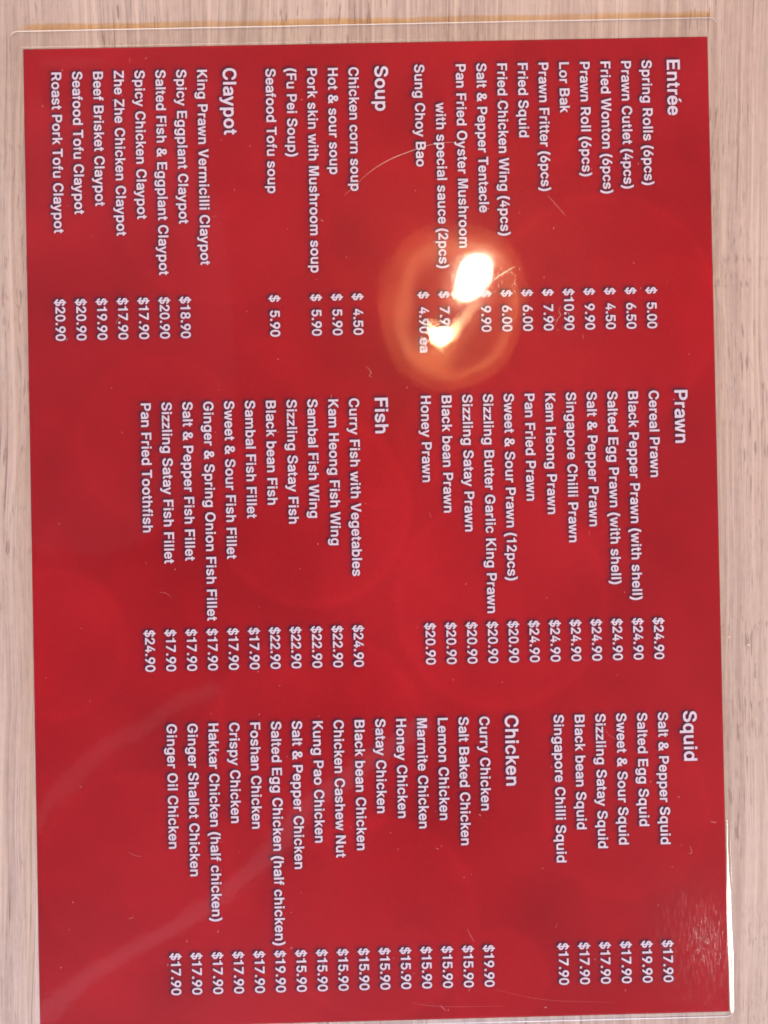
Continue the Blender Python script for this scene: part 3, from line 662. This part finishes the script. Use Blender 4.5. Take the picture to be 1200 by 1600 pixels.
scratch_px([(770, 1545), (850, 1562), (960, 1566)], 0.022)
for _ in range(14):                                                                # the scuffed patch lower right
    r, a = abs(rng.normal(0, 19)), rng.uniform(0, 6.3); x, y = 1107 + r * math.cos(a) * .62, 1468 + r * math.sin(a) * .9
    a = rng.normal(1.25, 0.5); L = rng.uniform(2, 8)
    scratch_px([(x, y), (x + L * .5 * math.cos(a) + rng.uniform(-.6, .6), y + L * .5 * math.sin(a)), (x + L * math.cos(a), y + L * math.sin(a))], rng.uniform(.05, .11))
for _ in range(150):                                                               # hair scratches and flecks all over
    x, y = rng.uniform(60, 1125), rng.uniform(80, 1590); a = rng.uniform(0, 6.3); L = rng.choice([1.5, 2.5, 4, 9, 22], p=[.4, .3, .15, .1, .05])
    c = rng.uniform(-.15, .15) * L
    scratch_px([(x, y), (x + L * .5 * math.cos(a) - c * math.sin(a), y + L * .5 * math.sin(a) + c * math.cos(a)), (x + L * math.cos(a), y + L * math.sin(a))], rng.uniform(.03, .08) if L > 5 else rng.uniform(.08, .2))
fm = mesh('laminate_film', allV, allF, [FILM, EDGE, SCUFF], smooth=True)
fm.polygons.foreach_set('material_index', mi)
sc_at = fm.attributes.new('scuffed', 'FLOAT', 'POINT')
scv = np.zeros(len(allV)); A_ = np.array(allV)[:o0]
for (x, y), rx, ry, k in (((1106, 1466), 3.2, 4.2, 1.0), ((1118, 1486), 3.0, 5.0, 0.5), ((1070, 1440), 7, 9, 0.16), ((1105, 1520), 8, 12, 0.16), ((790, 432), 4.0, 3.6, 0.30), ((882, 490), 3.0, 4.5, 0.2), ((985, 430), 14, 4, 0.10)):
    X0, Y0 = px(x, y)
    scv[:o0] += k * np.exp(-0.5 * (((A_[:, 0] - X0) / (rx * MM)) ** 2 + ((A_[:, 1] - Y0) / (ry * MM)) ** 2))
sc_at.data.foreach_set('value', np.clip(scv, 0, 1))
film = link('laminate_film', fm, menu)

# ---- amber shadow of the film's top edge, painted as a tinted strip
AMBER_SHADE, n, l = mat('painted_amber_shade')
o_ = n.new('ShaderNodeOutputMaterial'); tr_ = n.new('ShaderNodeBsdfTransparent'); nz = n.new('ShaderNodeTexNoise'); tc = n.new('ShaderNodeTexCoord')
at_ = n.new('ShaderNodeAttribute'); at_.attribute_name = 'shade_density'
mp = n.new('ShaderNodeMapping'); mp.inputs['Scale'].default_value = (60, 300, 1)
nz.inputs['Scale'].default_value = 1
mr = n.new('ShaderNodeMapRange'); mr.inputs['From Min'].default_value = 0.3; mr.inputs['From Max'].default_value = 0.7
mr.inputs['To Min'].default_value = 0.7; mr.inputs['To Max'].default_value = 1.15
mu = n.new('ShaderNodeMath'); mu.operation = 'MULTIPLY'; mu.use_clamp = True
mx = n.new('ShaderNodeMix'); mx.data_type = 'RGBA'; mx.inputs[6].default_value = (1, 1, 1, 1); mx.inputs[7].default_value = (*AMBER_SHADE_TINT, 1)
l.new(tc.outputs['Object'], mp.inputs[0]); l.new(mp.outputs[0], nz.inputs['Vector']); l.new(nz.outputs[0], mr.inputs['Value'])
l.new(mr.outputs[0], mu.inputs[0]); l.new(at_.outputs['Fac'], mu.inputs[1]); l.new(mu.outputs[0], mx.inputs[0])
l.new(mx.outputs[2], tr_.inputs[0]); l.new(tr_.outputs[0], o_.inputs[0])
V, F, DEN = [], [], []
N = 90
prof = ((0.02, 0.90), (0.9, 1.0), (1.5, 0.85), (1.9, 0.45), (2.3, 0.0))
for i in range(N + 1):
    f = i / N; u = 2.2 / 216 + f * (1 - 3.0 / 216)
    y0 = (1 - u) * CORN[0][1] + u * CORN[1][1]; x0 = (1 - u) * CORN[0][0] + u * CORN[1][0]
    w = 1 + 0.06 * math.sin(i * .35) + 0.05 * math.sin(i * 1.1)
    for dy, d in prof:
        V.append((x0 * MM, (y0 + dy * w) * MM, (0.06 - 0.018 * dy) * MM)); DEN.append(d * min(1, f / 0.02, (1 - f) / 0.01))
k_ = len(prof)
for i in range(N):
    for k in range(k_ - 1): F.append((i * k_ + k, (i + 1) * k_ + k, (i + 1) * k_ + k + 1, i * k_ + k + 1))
gm = mesh('painted_shade_strip', V, F, [AMBER_SHADE])
ga = gm.attributes.new('shade_density', 'FLOAT', 'POINT'); ga.data.foreach_set('value', DEN)
link('painted_shade_strip', gm, menu, label='narrow amber shade band painted along the upper film edge')

# ------------------------------------------------------------------ crumbs on the wood
CRUMB, *_ = principled('bread_crumb', (0.80, 0.70, 0.58), 0.7)
def crumb(name, label, x, y, r, seed):
    r_ = np.random.default_rng(seed); V, F = [], []
    n, m = 8, 5
    for j in range(m + 1):
        ph = math.pi * j / m
        for i in range(n):
            q = r * (1 + r_.uniform(-.28, .28)); a = 2 * math.pi * i / n
            V.append((q * math.sin(ph) * math.cos(a) * 1.3, q * math.sin(ph) * math.sin(a), r + q * .8 * math.cos(ph)))
    for j in range(m):
        for i in range(n):
            F.append((j * n + i, (j + 1) * n + i, (j + 1) * n + (i + 1) % n, j * n + (i + 1) % n))
    o = link(name, mesh(name, V, F, [CRUMB], True), None, label=label, category='crumb', group='pale crumbs on the table')
    o.location = (x, y, 0)
crumb('crumb', 'tiny pale crumb on the wood right of the menu, level with the prawn prices', 0.1075, -0.0325, 0.00034, 3)
crumb('crumb', 'tiny pale crumb on bare wood, near the right picture edge above the squid heading', 0.1135, -0.0350, 0.00026, 4)

# ------------------------------------------------------------------ pendant lamps above the table, mirrored in the film
COPPER, *_ = principled('copper_reflector', (0.66, 0.36, 0.21), 0.30, 1.0)
BLACK, *_ = principled('black_cable', (0.02, 0.02, 0.02), 0.5)
BULB, *_ = principled('lit_bulb_glass', (1, 1, 1), 0.3, 0, (1.0, 0.80, 0.56), BULB_L)
TUBE, n, l, p = principled('bulb_reflection_glow', (1, .9, .8), 0.3, 0, (1.0, 0.62, 0.32), 1.0)
at_ = n.new('ShaderNodeAttribute'); at_.attribute_name = 'reflection_glow'; l.new(at_.outputs['Fac'], p.inputs['Emission Strength'])
GLASS, n, l, p = principled('glowing_amber_glass', (0.85, 0.33, 0.14), 0.3, 0, (1.0, 0.34, 0.13), 1.0)
tc = n.new('ShaderNodeTexCoord'); nz = n.new('ShaderNodeTexNoise'); nz.inputs['Scale'].default_value = 22; nz.inputs['Detail'].default_value = 2
mr = n.new('ShaderNodeMapRange'); mr.inputs['From Min'].default_value = 0.35; mr.inputs['From Max'].default_value = 0.65
mr.inputs['To Min'].default_value = RIM_L * 0.45; mr.inputs['To Max'].default_value = RIM_L * 1.25
l.new(tc.outputs['Object'], nz.inputs['Vector']); l.new(nz.outputs[0], mr.inputs['Value']); l.new(mr.outputs[0], p.inputs['Emission Strength'])
def pendant(loc_, label):
    r = bpy.data.objects.new('pendant_lamp', None); COL.objects.link(r); r.location = loc_
    r['label'] = label; r['category'] = 'lamp'
    inner = [(0.016, 0.036), (0.03, 0.036), (0.05, 0.034), (0.07, 0.029), (0.086, 0.022), (0.0935, 0.0142)]
    V, F = lathe(inner[::-1]); link('reflector', mesh('reflector', V, F, [COPPER], True), r)
    V, F = lathe([(0.094, 0.014), (0.0955, 0.004), (0.098, 0.000), (0.1005, 0.003), (0.103, 0.004), (0.106, 0.000), (0.109, 0.004), (0.108, 0.014),
                  (0.096, 0.028), (0.07, 0.042), (0.045, 0.052), (0.02, 0.058), (0.016, 0.060), (0.016, 0.036)])
    link('lamp_shade', mesh('lamp_shade', V, F, [GLASS], True), r)
    for (bx, by, bz), R in (((0.0165, 0.0375, -0.012), 0.0255),):
        prof = [(0.0005, -R)] + [(R * math.sin(a), -R * math.cos(a)) for a in np.linspace(0.15, 2.6, 22)] + [(R * 0.45, R * 1.15)]
        V, F = lathe(prof, 40); bo = link('bulb', mesh('bulb', V, F, [BULB], True), r); bo.location = (bx, by, bz)
        V, F = lathe([(R * 0.46, R * 1.15), (R * 0.5, R * 1.25), (R * 0.5, 0.046 - bz)], 24); so = link('socket', mesh('socket', V, F, [BLACK], True), r); so.location = (bx, by, bz)
    # added glowing tube, standing in for the bulb's reflection in the copper
    P = [(30, 18), (24, 5), (15, -7), (6, -18), (-5, -29), (-18, -35), (-31, -31), (-42, -22), (-48, -12)]  # path traced from image pixels of the glare, projected to lamp height, then nudged
    rad = [2.5, 5.0, 7.0, 8.0, 9.0, 10.5, 10.0, 7.0, 2.5]
    heat = [4, 14, 24, 34, 130, 330, 320, 150, 30]
    path = smooth_path(P, 5); hh = np.interp(np.linspace(0, 8, len(path)), range(9), heat); rr = np.interp(np.linspace(0, 8, len(path)), range(9), rad)
    V, F, HT = [], [], []
    for i, (x, y) in enumerate(path):
        x0, y0 = path[max(i - 1, 0)]; x1, y1 = path[min(i + 1, len(path) - 1)]; L_ = math.hypot(x1 - x0, y1 - y0) or 1
        nx, ny = -(y1 - y0) / L_, (x1 - x0) / L_
        for k in range(12):
            a = 2 * math.pi * k / 12
            V.append(((x + nx * rr[i] * math.cos(a)) * MM, (y + ny * rr[i] * math.cos(a)) * MM, (rr[i] * math.sin(a) + 2) * MM)); HT.append(float(hh[i]))
    for i in range(len(path) - 1):
        for k in range(12):
            F.append((i * 12 + k, i * 12 + (k + 1) % 12, (i + 1) * 12 + (k + 1) % 12, (i + 1) * 12 + k))
    F.append(tuple(range(12))[::-1]); F.append(tuple((len(path) - 1) * 12 + k for k in range(12)))
    tm = mesh('bulb_reflection_tube', V, F, [TUBE], True); ta = tm.attributes.new('reflection_glow', 'FLOAT', 'POINT'); ta.data.foreach_set('value', HT)
    link('bulb_reflection_tube', tm, r)
    V, F = lathe([(0.0005, 0.034), (0.018, 0.034), (0.018, 0.06), (0.006, 0.086)], 24); link('cap', mesh('cap', V, F, [BLACK], True), r)
    V, F = lathe([(0.003, 0.084), (0.003, 1.4)], 12); link('cord', mesh('cord', V, F, [BLACK], True), r)
    return r
pendant((0.1007, 0.2882, 0.800), 'copper pendant lamp with a glowing bulb and an added reflection tube, mirrored as the glare ring across the starters')
